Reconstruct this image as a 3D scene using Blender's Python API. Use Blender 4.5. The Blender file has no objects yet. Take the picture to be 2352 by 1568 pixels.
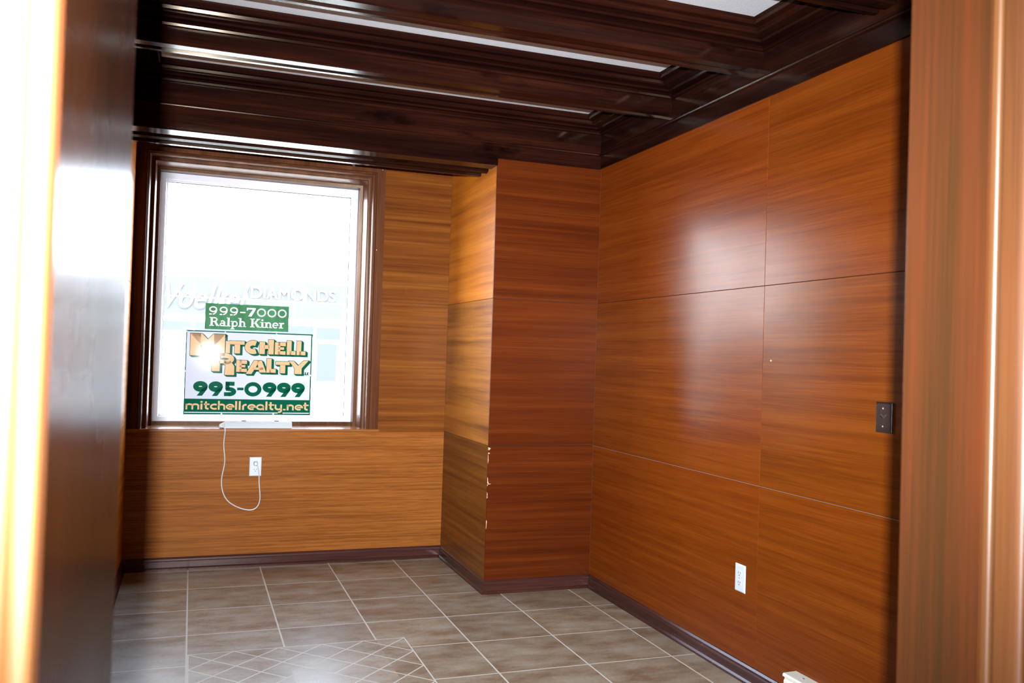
import bpy, bmesh, math, random
from mathutils import Matrix, Vector
random.seed(7)
SC = bpy.context.scene
COL = SC.collection
PI = math.pi

# ------------------------------------------------------------------ camera, world, lights, exposure
CAM_H = 1.309
YAW, PITCH, ROLL, FPX = 0.3473, 0.0171, 0.0311, 2027.1
f = Vector((math.sin(YAW)*math.cos(PITCH), math.cos(YAW)*math.cos(PITCH), math.sin(PITCH)))
r0 = Vector((math.cos(YAW), -math.sin(YAW), 0)); u0 = r0.cross(f)
r = r0*math.cos(ROLL)+u0*math.sin(ROLL); u = u0*math.cos(ROLL)-r0*math.sin(ROLL)
cam = bpy.data.cameras.new('camera'); cam.sensor_width = 36; cam.sensor_fit = 'HORIZONTAL'
cam.lens = 36*FPX/2352; cam.clip_start = 0.02; cam.clip_end = 300
cam.dof.use_dof = True; cam.dof.focus_distance = 4.6; cam.dof.aperture_fstop = 7.5
co = bpy.data.objects.new('camera', cam); COL.objects.link(co)
CAMROT = Matrix((r, u, -f)).transposed()
co.matrix_world = Matrix.Translation((0, 0, CAM_H)) @ CAMROT.to_4x4()
SC.camera = co
SC.view_settings.view_transform = 'Standard'; SC.view_settings.look = 'None'
SC.view_settings.exposure = 0.0; SC.view_settings.gamma = 1.0; SC.view_settings.use_curve_mapping = False

SKY, SUN, FLASH, HALL = 40.0, 26.0, 134.0, 0.8
W = bpy.data.worlds.new('sky'); SC.world = W; W.use_nodes = True
nt = W.node_tree; nt.nodes.clear()
wo = nt.nodes.new('ShaderNodeOutputWorld'); bg = nt.nodes.new('ShaderNodeBackground')
# hazy bright sky: whiter near the horizon, bluer overhead
tcw = nt.nodes.new('ShaderNodeTexCoord'); sep = nt.nodes.new('ShaderNodeSeparateXYZ'); rmp = nt.nodes.new('ShaderNodeValToRGB')
nt.links.new(tcw.outputs['Generated'], sep.inputs[0]); nt.links.new(sep.outputs[2], rmp.inputs[0]); nt.links.new(rmp.outputs[0], bg.inputs['Color'])
e = rmp.color_ramp.elements; e[0].position = 0.0; e[0].color = (0.90, 0.96, 1.02, 1); e[1].position = 0.75; e[1].color = (0.22, 0.32, 0.45, 1)
e.new(0.30).color = (0.74, 0.90, 1.12, 1)
bg.inputs['Strength'].default_value = SKY
nt.links.new(bg.outputs[0], wo.inputs[0])
# sun behind the building: lights the street and the shops opposite, never enters the room
sn = bpy.data.lights.new('sun', 'SUN'); sn.energy = SUN; sn.angle = 0.01; sn.color = (1.0, 0.95, 0.88)
so_ = bpy.data.objects.new('sun', sn); COL.objects.link(so_)
so_.rotation_euler = Vector((0.25, 0.62, -0.74)).to_track_quat('-Z', 'Y').to_euler()

# the on-camera flash just above and behind the lens
fl = bpy.data.lights.new('camera_flash', 'AREA'); fl.shape = 'RECTANGLE'; fl.size = 0.024; fl.size_y = 0.012
fl.energy = FLASH; fl.color = (0.95, 1.0, 1.07); fl.spread = math.radians(79)
fo = bpy.data.objects.new('camera_flash', fl); COL.objects.link(fo)
fo.matrix_world = Matrix.Translation((-0.036, -0.076, CAM_H+0.10)) @ CAMROT.to_4x4()
# dim ambient fill added in the hall behind the camera, no known lamp there
hl = bpy.data.lights.new('hall_fill', 'AREA'); hl.size = 0.6; hl.energy = HALL; hl.color = (1.0, 0.93, 0.85)
ho = bpy.data.objects.new('hall_fill', hl); COL.objects.link(ho); ho.location = (0.9, -1.0, 2.55)
# light portal in the window opening (guides the sky's rays, gives no light itself)
pl = bpy.data.lights.new('window_portal', 'AREA'); pl.shape = 'RECTANGLE'; pl.size = 1.25; pl.size_y = 1.6
pl.cycles.is_portal = True
po = bpy.data.objects.new('window_portal', pl); COL.objects.link(po)
po.location = (0.38, 5.95, 1.6); po.rotation_euler = (-PI/2, 0, 0)
SC.cycles.max_bounces = 8; SC.cycles.diffuse_bounces = 4; SC.cycles.glossy_bounces = 4
SC.cycles.transparent_max_bounces = 8; SC.cycles.sample_clamp_indirect = 12.0
SC.cycles.use_denoising = True

# ------------------------------------------------------------------ key dimensions (metres)
XL, XR, XP = -0.34, 2.192, 1.557       # left wall, right wall, pillar side
YP, YB = 4.628, 5.544                  # pillar face, window wall
YF, YFR, YFL = 0.886, 0.762, 0.434     # door wall: room face, hall face right and left of the door
DL, DR = -0.059, 0.851                 # door opening
Z1, Z2, Z3 = 0.8115, 1.6304, 2.408     # panel joints
ZB = 0.0744
T, TX, TY = 0.4061, 0.0223, 5.4873

# ------------------------------------------------------------------ materials
class NB:
    def __init__(s, name):
        s.m = bpy.data.materials.new(name); s.m.use_nodes = True; s.t = s.m.node_tree
        s.b = s.t.nodes['Principled BSDF']; s.o = s.t.nodes['Material Output']
    def n(s, typ, **kw):
        x = s.t.nodes.new(typ)
        for k, v in kw.items():
            if hasattr(x, k): setattr(x, k, v)
            else: x.inputs[k].default_value = v
        return x
    def l(s, a, b): s.t.links.new(a, b)
    def math(s, op, a, b=None, c=None):
        x = s.t.nodes.new('ShaderNodeMath'); x.operation = op
        for i, v in enumerate((a, b, c)):
            if v is None: continue
            if isinstance(v, (int, float)): x.inputs[i].default_value = v
            else: s.l(v, x.inputs[i])
        return x.outputs[0]
    def ramp(s, fac, stops):
        x = s.n('ShaderNodeValToRGB'); e = x.color_ramp.elements
        while len(e) < len(stops): e.new(0.5)
        for k, (p, c) in zip(e, stops): k.position = p; k.color = (*c, 1)
        s.l(fac, x.inputs[0]); return x.outputs[0]
    def mix(s, fac, a, b, mode='MIX'):
        x = s.n('ShaderNodeMix', data_type='RGBA', blend_type=mode)
        for i, v in ((0, fac), (6, a), (7, b)):
            if isinstance(v, (int, float)): x.inputs[i].default_value = v
            elif isinstance(v, tuple): x.inputs[i].default_value = (*v, 1)
            else: s.l(v, x.inputs[i])
        return x.outputs[2]
    def noise(s, vec, scale, detail=4, rough=0.55):
        x = s.n('ShaderNodeTexNoise'); x.inputs['Scale'].default_value = scale
        x.inputs['Detail'].default_value = detail; x.inputs['Roughness'].default_value = rough
        s.l(vec, x.inputs['Vector']); return x.outputs[0]
    def mapped(s, scale, off=None):
        tc = s.n('ShaderNodeTexCoord'); v = tc.outputs['Object']
        if off is not None:
            a = s.n('ShaderNodeVectorMath', operation='ADD'); s.l(v, a.inputs[0]); s.l(off, a.inputs[1]); v = a.outputs[0]
        mp = s.n('ShaderNodeMapping'); mp.inputs['Scale'].default_value = scale; s.l(v, mp.inputs['Vector'])
        return mp.outputs[0]

def plain(name, col, rough=0.5, metal=0.0, spec=None, var=0.04):
    q = NB(name); v = q.mapped((1, 1, 1)); nz = q.noise(v, 35, 3)
    c = q.mix(nz, tuple(k*(1-var) for k in col), tuple(min(1, k*(1+var)) for k in col)); q.l(c, q.b.inputs['Base Color'])
    q.b.inputs['Roughness'].default_value = rough; q.b.inputs['Metallic'].default_value = metal
    if spec is not None: q.b.inputs['Specular IOR Level'].default_value = spec
    return q.m

def wood(name, axis, dark, mid, light, rough=0.22, along=0.5, across=26, broad=7, bump=0.06, island=True, knots=False, wide=0.45, spec=0.5, fine=0.28):
    """varnished wood; the grain runs along the given axes ('xy' = horizontal on any upright face)"""
    q = NB(name); off = None
    sc = tuple(1.0 if k in axis else across for k in 'xyz'); sb = tuple(0.5 if k in axis else broad*1.0 for k in 'xyz')
    if island:
        g = q.n('ShaderNodeNewGeometry'); cmb = q.n('ShaderNodeCombineXYZ')
        for i in range(3): q.l(q.math('MULTIPLY', g.outputs['Random Per Island'], 7.3+i*3.1), cmb.inputs[i])
        off = cmb.outputs[0]
    v1 = q.mapped(sb, off); v2 = q.mapped(sc, off)
    v3 = q.mapped(tuple(6.0*along if k in axis else across*7 for k in 'xyz'), off)
    n1 = q.noise(v1, 1.6, 5, 0.6); n2 = q.noise(v2, 1.0*along, 6, 0.6); n3 = q.noise(v3, 1.0, 3, 0.6)
    a = q.math('MULTIPLY_ADD', n2, 1-wide, q.math('MULTIPLY', n1, wide))
    a = q.math('MULTIPLY_ADD', q.math('SUBTRACT', n3, 0.5), fine, a)
    c = q.ramp(a, [(0.36, dark), (0.50, mid), (0.64, light)])
    if knots:
        vk = q.mapped(tuple(2.2 if k in axis else 6.0 for k in 'xyz'), off)
        k = q.noise(vk, 1.3, 3); kk = q.ramp(k, [(0.60, (0, 0, 0)), (0.74, (1, 1, 1))])
        c = q.mix(kk, c, tuple(x*0.45 for x in dark))
    if island:
        g2 = q.n('ShaderNodeHueSaturation'); q.l(c, g2.inputs['Color'])
        q.l(q.math('MULTIPLY_ADD', g.outputs['Random Per Island'], 0.10, 0.95), g2.inputs['Value'])
        q.l(q.math('MULTIPLY_ADD', g.outputs['Random Per Island'], -0.006, 0.503), g2.inputs['Hue']); c = g2.outputs[0]
    q.l(c, q.b.inputs['Base Color'])
    nr = q.noise(q.mapped((3, 3, 3)), 1.5, 3)
    q.l(q.math('MULTIPLY_ADD', nr, 0.12, rough-0.06), q.b.inputs['Roughness'])
    q.b.inputs['Specular IOR Level'].default_value = spec
    if spec < 0.2: q.b.inputs['Specular Tint'].default_value = (1.0, 0.80, 0.58, 1)
    bp = q.n('ShaderNodeBump'); bp.inputs['Strength'].default_value = bump; bp.inputs['Distance'].default_value = 0.002
    q.l(q.math('MULTIPLY_ADD', n3, 0.6, q.math('MULTIPLY', n2, 0.4)), bp.inputs['Height']); q.l(bp.outputs[0], q.b.inputs['Normal'])
    return q.m

VEN = ((0.0979, 0.0188, 0.0018), (0.1246, 0.0257, 0.0024), (0.1531, 0.0348, 0.0034))
M = {}
M['veneer'] = wood('orange_veneer', 'xy', *VEN, rough=0.225, across=60, broad=13, bump=0.09, along=0.7, wide=0.42, spec=0.09, fine=0.55)
M['veneer_red'] = wood('red_orange_veneer', 'xy', (0.0419, 0.0071, 0.0010), (0.0594, 0.0110, 0.0015), (0.0803, 0.0162, 0.0021), rough=0.34, across=55, broad=17, bump=0.06, along=0.5, wide=0.45, spec=0.11, fine=0.4)
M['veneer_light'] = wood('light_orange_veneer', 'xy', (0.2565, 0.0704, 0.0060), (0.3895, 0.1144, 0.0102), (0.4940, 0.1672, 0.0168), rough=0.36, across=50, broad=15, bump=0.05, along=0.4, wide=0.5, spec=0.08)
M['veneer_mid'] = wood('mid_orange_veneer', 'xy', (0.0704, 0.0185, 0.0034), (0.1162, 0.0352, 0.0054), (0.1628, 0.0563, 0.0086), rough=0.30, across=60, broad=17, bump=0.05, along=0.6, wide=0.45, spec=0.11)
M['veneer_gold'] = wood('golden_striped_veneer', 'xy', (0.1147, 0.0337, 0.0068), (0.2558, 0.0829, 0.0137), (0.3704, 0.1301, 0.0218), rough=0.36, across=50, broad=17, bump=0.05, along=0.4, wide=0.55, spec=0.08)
M['veneer_brown'] = wood('brown_orange_veneer', 'xy', (0.1333, 0.0418, 0.0076), (0.2020, 0.0668, 0.0118), (0.2666, 0.0950, 0.0181), rough=0.30, across=70, broad=13, bump=0.06, along=1.3, wide=0.36, spec=0.11, fine=0.6)
DK = ((0.005, 0.0015, 0.0012), (0.0115, 0.0030, 0.0020), (0.026, 0.0066, 0.0032))
M['dark_x'] = wood('dark_varnished_wood_along', 'x', *DK, rough=0.16, across=18, broad=8, bump=0.03, knots=True, spec=0.12)
M['dark_y'] = wood('dark_varnished_wood_side', 'y', *DK, rough=0.2, across=18, broad=8, bump=0.03, spec=0.12)
M['dark_xy'] = wood('dark_varnished_wood_ring', 'xy', *DK, rough=0.16, across=18, broad=8, bump=0.03, spec=0.05)
M['base'] = wood('dark_baseboard_wood', 'xy', (0.020, 0.006, 0.005), (0.038, 0.012, 0.009), (0.06, 0.022, 0.016), rough=0.26, across=18, bump=0.04, spec=0.2)
M['case_v'] = wood('brown_casing_wood', 'z', (0.036, 0.011, 0.005), (0.070, 0.024, 0.010), (0.105, 0.039, 0.016), rough=0.30, across=22, bump=0.06, spec=0.1)
M['jamb'] = wood('reddish_jamb_wood', 'z', (0.0198, 0.0078, 0.0028), (0.0320, 0.0093, 0.0032), (0.0472, 0.0103, 0.0033), rough=0.27, across=24, broad=10, bump=0.06, spec=0.012)
M['jamb_case'] = wood('door_casing_wood', 'z', (0.0397, 0.0134, 0.0036), (0.0591, 0.0201, 0.0049), (0.0758, 0.0275, 0.0067), rough=0.42, across=24, bump=0.05)
M['sillwood'] = wood('sill_wood', 'x', (0.10, 0.03, 0.008), (0.20, 0.065, 0.014), (0.28, 0.10, 0.025), rough=0.2, across=22, bump=0.04, island=False)
M['gap'] = plain('dark_joint_backing', (0.035, 0.018, 0.012), 0.8)  # dark backing that shows in the panel joints
M['dust'] = plain('dusty_joint', (0.2040, 0.1620, 0.1440), 0.8)
M['masonry'] = plain('plaster', (0.55, 0.53, 0.50), 0.9)
M['hallwall'] = plain('dark_hall_panelling', (0.16, 0.085, 0.045), 0.6)
M['white_pl'] = plain('white_plastic', (0.4650, 0.5088, 0.5292), 0.35)
M['white_fr'] = plain('white_window_frame', (0.62, 0.63, 0.70), 0.4)
M['slot'] = plain('dark_slot', (0.05, 0.05, 0.06), 0.6)
M['brown_pl'] = plain('dark_brown_plastic', (0.018, 0.010, 0.008), 0.22)
M['cream_metal'] = plain('cream_enamelled_metal', (0.62, 0.62, 0.52), 0.4)
M['steel'] = plain('steel', (0.75, 0.75, 0.75), 0.3, 0.9)
M['brass'] = plain('brass', (0.65, 0.42, 0.18), 0.35, 0.9)
M['chip'] = plain('bare_chipped_wood', (0.55, 0.36, 0.20), 0.7)
M['signwhite'] = plain('sign_white', (0.5322, 0.5839, 0.6742), 0.075, var=0.01, spec=0.022)
M['signgreen'] = plain('sign_dark_green', (0.003, 0.085, 0.045), 0.075, spec=0.022)
M['signgold'] = plain('sign_gold', (0.6315, 0.4019, 0.2184), 0.075, spec=0.022)
M['white_out'] = plain('pale_stucco', (0.80, 0.80, 0.79), 0.9)
M['blue_out'] = plain('pale_blue_storefront_panel', (0.0425, 0.0435, 0.0445), 0.9, var=0.06, spec=0.0)
M['shopglass'] = plain('pale_storefront_glass', (0.0375, 0.0405, 0.0430), 0.9, var=0.06, spec=0.0)
M['street'] = plain('asphalt', (0.42, 0.385, 0.32), 0.9)
M['walk'] = plain('concrete_pavement', (0.6, 0.6, 0.58), 0.9)

q = NB('window_glass'); tr = q.n('ShaderNodeBsdfTransparent'); gl = q.n('ShaderNodeBsdfGlossy', Roughness=0.02)
gg = q.n('ShaderNodeNewGeometry'); fr = q.n('ShaderNodeFresnel'); q.l(q.math('MULTIPLY_ADD', gg.outputs['Backfacing'], 1/1.45-1.45, 1.45), fr.inputs['IOR']); mx = q.n('ShaderNodeMixShader')
q.l(fr.outputs[0], mx.inputs[0]); q.l(tr.outputs[0], mx.inputs[1]); q.l(gl.outputs[0], mx.inputs[2]); q.l(mx.outputs[0], q.o.inputs[0])
M['glass'] = q.m

q = NB('translucent_green_sign'); v = q.mapped((14, 14, 3)); nz = q.noise(v, 1.5, 4)  # streaked greens paint the uneven daylight coming through the board
c = q.ramp(nz, [(0.3, (0.02, 0.14, 0.05)), (0.7, (0.05, 0.24, 0.09))]); q.l(c, q.b.inputs['Base Color']); q.b.inputs['Roughness'].default_value = 0.5; q.b.inputs['Specular IOR Level'].default_value = 0.15
tl = q.n('ShaderNodeBsdfTranslucent'); q.l(c, tl.inputs['Color']); mx = q.n('ShaderNodeMixShader'); mx.inputs[0].default_value = 0.12
q.l(q.b.outputs[0], mx.inputs[1]); q.l(tl.outputs[0], mx.inputs[2]); q.l(mx.outputs[0], q.o.inputs[0])
M['greensign'] = q.m

q = NB('white_textured_ceiling'); v = q.mapped((1, 1, 1)); nz = q.noise(v, 160, 4, 0.7)
q.b.inputs['Base Color'].default_value = (0.56, 0.575, 0.60, 1); q.b.inputs['Roughness'].default_value = 0.55
bp = q.n('ShaderNodeBump'); bp.inputs['Strength'].default_value = 0.5; bp.inputs['Distance'].default_value = 0.004
q.l(nz, bp.inputs['Height']); q.l(bp.outputs[0], q.b.inputs['Normal']); M['ceil'] = q.m

# floor tiles: square field tiles, a diamond inset and paler grout
def floor_mat():
    q = NB('beige_floor_tile'); tc = q.n('ShaderNodeTexCoord'); sx = q.n('ShaderNodeSeparateXYZ'); q.l(tc.outputs['Object'], sx.inputs[0])
    x, y = sx.outputs[0], sx.outputs[1]; mt = q.math
    def line(val, period, off, w):      # 1 on a grid line
        a = mt('MODULO', mt('ADD', mt('SUBTRACT', val, off), 50*period), period)
        d = mt('MINIMUM', a, mt('SUBTRACT', period, a)); return mt('LESS_THAN', d, w)
    G = 0.0038
    field = mt('MAXIMUM', line(x, T, TX, G), line(y, T, TY, G))
    cx, cy, hw = 0.4965, 3.5335, 0.4675
    ax = mt('ABSOLUTE', mt('SUBTRACT', x, cx)); ay = mt('ABSOLUTE', mt('SUBTRACT', y, cy))
    cheb = mt('MAXIMUM', ax, ay); inside = mt('LESS_THAN', cheb, hw)
    border = mt('LESS_THAN', mt('ABSOLUTE', mt('SUBTRACT', cheb, hw)), G*0.8)
    s = hw*2/5
    da = mt('ADD', mt('SUBTRACT', x, cx), mt('SUBTRACT', y, cy)); db = mt('SUBTRACT', mt('SUBTRACT', x, cx), mt('SUBTRACT', y, cy))
    diag = mt('MAXIMUM', line(da, s, 0.0, G*1.2), line(db, s, 0.0, G*1.2))
    man = mt('ADD', ax, ay); outc = mt('GREATER_THAN', man, s-G)
    diag = mt('MULTIPLY', diag, outc)
    grout = mt('ADD', mt('MULTIPLY', mt('SUBTRACT', 1.0, inside), field), mt('MULTIPLY', inside, diag))
    grout = mt('MINIMUM', mt('MAXIMUM', grout, border), 1.0)
    # one random value per tile
    fx = mt('FLOOR', mt('DIVIDE', mt('SUBTRACT', x, TX), T)); fy = mt('FLOOR', mt('DIVIDE', mt('SUBTRACT', y, TY), T))
    cm = q.n('ShaderNodeCombineXYZ'); q.l(fx, cm.inputs[0]); q.l(fy, cm.inputs[1])
    wn = q.n('ShaderNodeTexWhiteNoise', noise_dimensions='2D'); q.l(cm.outputs[0], wn.inputs['Vector'])
    off = q.n('ShaderNodeVectorMath', operation='SCALE'); q.l(wn.outputs['Color'], off.inputs[0]); off.inputs['Scale'].default_value = 9
    n1 = q.noise(q.mapped((2.2, 4.5, 3), off.outputs[0]), 2.2, 7, 0.62); n2 = q.noise(q.mapped((1, 1, 1)), 60, 4, 0.6)
    a = mt('MULTIPLY_ADD', mt('SUBTRACT', n2, 0.5), 0.25, n1)
    c = q.ramp(a, [(0.33, (0.1702, 0.1098, 0.0630)), (0.50, (0.2438, 0.1872, 0.1260)), (0.68, (0.3082, 0.2610, 0.1974))])
    hs = q.n('ShaderNodeHueSaturation'); q.l(c, hs.inputs['Color']); q.l(mt('MULTIPLY_ADD', wn.outputs['Value'], 0.16, 0.92), hs.inputs['Value'])
    c = q.mix(grout, hs.outputs[0], (0.50, 0.46, 0.40))
    q.l(c, q.b.inputs['Base Color'])
    q.b.inputs['Specular IOR Level'].default_value = 0.36
    q.l(mt('MULTIPLY_ADD', grout, 0.35, mt('MULTIPLY_ADD', n1, 0.18, 0.28)), q.b.inputs['Roughness'])
    bp = q.n('ShaderNodeBump'); bp.inputs['Strength'].default_value = 0.25; bp.inputs['Distance'].default_value = 0.003
    q.l(mt('SUBTRACT', mt('MULTIPLY', n1, 0.5), grout), bp.inputs['Height']); q.l(bp.outputs[0], q.b.inputs['Normal'])
    return q.m
M['floor'] = floor_mat()

# ------------------------------------------------------------------ mesh helpers
class MB:
    def __init__(s): s.v = []; s.f = []; s.mi = []; s.cur = 0
    def face(s, pts):
        i = len(s.v); s.v += [tuple(p) for p in pts]; s.f.append(list(range(i, i+len(pts)))); s.mi.append(s.cur)
    def add(s, vs, fs):
        i = len(s.v); s.v += [tuple(p) for p in vs]
        for q in fs: s.f.append([i+k for k in q]); s.mi.append(s.cur)
    def box(s, x0, x1, y0, y1, z0, z1):
        x0, x1 = min(x0, x1), max(x0, x1); y0, y1 = min(y0, y1), max(y0, y1); z0, z1 = min(z0, z1), max(z0, z1)
        s.add([(x0,y0,z0),(x1,y0,z0),(x1,y1,z0),(x0,y1,z0),(x0,y0,z1),(x1,y0,z1),(x1,y1,z1),(x0,y1,z1)],
              [(0,3,2,1),(4,5,6,7),(0,1,5,4),(1,2,6,5),(2,3,7,6),(3,0,4,7)]); return s
    def prism(s, prof, axis, a, b):
        """profile extruded along an axis: x -> (y,z), y -> (x,z), z -> (x,y)"""
        P = {'x': lambda t, p: (t, p[0], p[1]), 'y': lambda t, p: (p[0], t, p[1]), 'z': lambda t, p: (p[0], p[1], t)}[axis]
        n = len(prof); vs = [P(a, p) for p in prof]+[P(b, p) for p in prof]
        fs = [(i, (i+1) % n, n+(i+1) % n, n+i) for i in range(n)]+[tuple(range(n))[::-1], tuple(range(n, 2*n))]
        s.add(vs, fs); return s
    def sweep(s, rings, closed_profile=True, closed_path=False):
        n = len(rings[0]); i0 = len(s.v)
        for rg in rings: s.v += [tuple(p) for p in rg]
        m = len(rings)
        for k in range(m if closed_path else m-1):
            a, b = i0+k*n, i0+((k+1) % m)*n
            for j in range(n if closed_profile else n-1):
                s.f.append([a+j, a+(j+1) % n, b+(j+1) % n, b+j]); s.mi.append(s.cur)
        if not closed_path and closed_profile:
            s.f.append([i0+j for j in range(n)][::-1]); s.mi.append(s.cur)
            s.f.append([i0+(m-1)*n+j for j in range(n)]); s.mi.append(s.cur)
        return s
    def tube(s, pts, rad, n=8):
        pts = [Vector(p) for p in pts]; rings = []
        up = Vector((0, 1, 0)); prev = None
        for i, p in enumerate(pts):
            t = (pts[min(i+1, len(pts)-1)]-pts[max(i-1, 0)]).normalized()
            if prev is None:
                prev = t.orthogonal().normalized()
            a = (prev-t*prev.dot(t)).normalized(); prev = a; b = t.cross(a)
            rings.append([p+a*rad*math.cos(2*PI*k/n)+b*rad*math.sin(2*PI*k/n) for k in range(n)])
        return s.sweep(rings)
    def cyl(s, c, axis, rad, h, n=20, r2=None):
        r2 = rad if r2 is None else r2
        ax = {'x': ((0,1,0),(0,0,1),(1,0,0)), 'y': ((1,0,0),(0,0,1),(0,1,0)), 'z': ((1,0,0),(0,1,0),(0,0,1))}[axis]
        a, b, d = [Vector(k) for k in ax]; c = Vector(c)
        return s.sweep([[c+(a*math.cos(2*PI*k/n)+b*math.sin(2*PI*k/n))*rr+d*hh for k in range(n)] for rr, hh in ((rad, 0), (r2, h))])
    def build(s, name, mats, parent=None, bevel=0, smooth=False, seg=2):
        me = bpy.data.meshes.new(name); me.from_pydata(s.v, [], s.f)
        mats = mats if isinstance(mats, (list, tuple)) else [mats]
        for m in mats: me.materials.append(m)
        for p, k in zip(me.polygons, s.mi): p.material_index = k
        bm = bmesh.new(); bm.from_mesh(me); bmesh.ops.recalc_face_normals(bm, faces=bm.faces); bm.to_mesh(me); bm.free()
        if smooth:
            for p in me.polygons: p.use_smooth = True
        o = bpy.data.objects.new(name, me); COL.objects.link(o)
        if parent: o.parent = parent
        if bevel:
            b = o.modifiers.new('bevel', 'BEVEL'); b.width = bevel; b.segments = seg; b.limit_method = 'ANGLE'; b.angle_limit = 0.6
        if smooth:
            e = o.modifiers.new('split', 'EDGE_SPLIT'); e.split_angle = 0.7
        return o
def tag(o, label, cat, group=None):
    o['label'] = label; o['category'] = cat
    if group: o['group'] = group
    return o
def struct(o, label=None):
    o['kind'] = 'structure'
    if label: o['label'] = label
    return o
def empty(name, loc, rot=(0, 0, 0)):
    o = bpy.data.objects.new(name, None); COL.objects.link(o); o.location = loc; o.rotation_euler = rot; o.empty_display_size = 0.05; return o

# ------------------------------------------------------------------ setting: floor, ceiling, walls
mb = MB(); mb.box(XL-0.02, XR+0.02, YFL, YB+0.02, -0.05, 0); mb.box(-1.6, 2.8, -2.6, YFL, -0.05, 0); mb.box(XR+0.02, 2.8, YFL, YFR, -0.05, 0)
struct(mb.build('floor', M['floor']), 'beige square floor tiles with a diamond tile inset')
ZC = 2.668
mb = MB(); mb.box(XL-0.02, XR+0.02, YF-0.2, YP+0.35, ZC, ZC+0.05)
struct(mb.build('ceiling', M['ceil']), 'white textured ceiling above the dark beams')
mb = MB(); mb.box(XL, XP, YP+0.33, YB+0.01, 2.50, 2.56); struct(mb.build('ceiling_alcove', M['dark_x']))

def panels(mb, plane, at, sign, u0, u1, zs, seams, th=0.012, gap=0.0010):
    """upright veneer sheets with fine joints; sign = side of the plane the sheets stand on"""
    us = [u0]+list(seams)+[u1]
    for a, b in zip(us[:-1], us[1:]):
        for c, d in zip(zs[:-1], zs[1:]):
            A, B = a+(gap if a != u0 else 0), b-(gap if b != u1 else 0)
            C, D = c+(gap if c != zs[0] else 0), d-(gap if d != zs[-1] else 0)
            if plane == 'x': mb.box(at, at-sign*th, A, B, C, D)
            else: mb.box(A, B, at, at-sign*th, C, D)
# right wall
mb = MB(); mb.cur = 0; panels(mb, 'x', XR, -1, YF, YP, [0.0, Z1, Z2, 2.45], [1.82, 3.041])
mb.cur = 1; mb.box(XR+0.0125, XR+0.15, YF, YP, 0, 2.7); mb.cur = 2; mb.box(XR+0.0004, XR+0.012, YF, YP, Z1-0.0008, Z1+0.0008)
struct(mb.build('wall_right', [M['veneer'], M['gap'], M['dust']], bevel=0.0008, seg=1), 'orange veneer wall on the right with panel joints')
# pillar in the corner
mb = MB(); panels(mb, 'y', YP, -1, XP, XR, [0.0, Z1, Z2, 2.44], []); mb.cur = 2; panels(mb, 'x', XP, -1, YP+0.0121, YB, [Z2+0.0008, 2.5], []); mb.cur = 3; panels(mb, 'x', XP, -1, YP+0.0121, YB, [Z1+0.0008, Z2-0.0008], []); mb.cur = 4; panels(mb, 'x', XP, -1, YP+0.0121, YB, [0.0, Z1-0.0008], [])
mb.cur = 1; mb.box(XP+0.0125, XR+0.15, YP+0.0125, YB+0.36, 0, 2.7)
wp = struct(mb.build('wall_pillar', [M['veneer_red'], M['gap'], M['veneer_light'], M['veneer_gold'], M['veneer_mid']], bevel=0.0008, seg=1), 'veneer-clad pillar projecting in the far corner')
mb = MB()
for z, h, w in ((0.797, 0.016, 0.020), (0.772, 0.007, 0.016), (0.740, 0.05, 0.005), (0.615, 0.05, 0.007), (0.603, 0.006, 0.022), (0.54, 0.035, 0.004), (0.38, 0.05, 0.005)):
    rag = [(0, z-h/2)]+[(w*random.uniform(0.25, 1.0), z-h/2+h*k/5) for k in range(1, 5)]+[(0, z+h/2)]
    mb.prism([(XP-0.0006+a, b) for a, b in rag], 'y', YP-0.0006, YP+0.003)
o = mb.build('chipped_edge', M['chip'], wp); o['label'] = 'pale chipped patches along the pillar edge'
# window wall with its opening
WX0, WX1, WZ0, WZ1 = -0.30, 1.075, 0.826, 2.455
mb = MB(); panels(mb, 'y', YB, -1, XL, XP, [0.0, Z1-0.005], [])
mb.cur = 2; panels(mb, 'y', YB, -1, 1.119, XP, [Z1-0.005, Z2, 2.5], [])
mb.cur = 1
mb.box(XL-0.1, XP+0.1, YB+0.0125, YB+0.36, 0, 0.806); mb.box(XL-0.1, WX0, YB+0.0125, YB+0.36, 0.806, 2.7)
mb.box(WX1, XP+0.02, YB+0.0125, YB+0.36, 0.806, 2.7); mb.box(WX0, WX1, YB+0.0125, YB+0.36, WZ1, 2.7)
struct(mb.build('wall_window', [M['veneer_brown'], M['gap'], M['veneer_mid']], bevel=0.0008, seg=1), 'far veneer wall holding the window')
# left wall
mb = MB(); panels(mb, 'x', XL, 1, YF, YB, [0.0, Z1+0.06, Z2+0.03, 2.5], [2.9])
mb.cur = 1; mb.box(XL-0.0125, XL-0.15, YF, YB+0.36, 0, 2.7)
struct(mb.build('wall_left', [M['veneer_light'], M['gap']], bevel=0.0008, seg=1))
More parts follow.
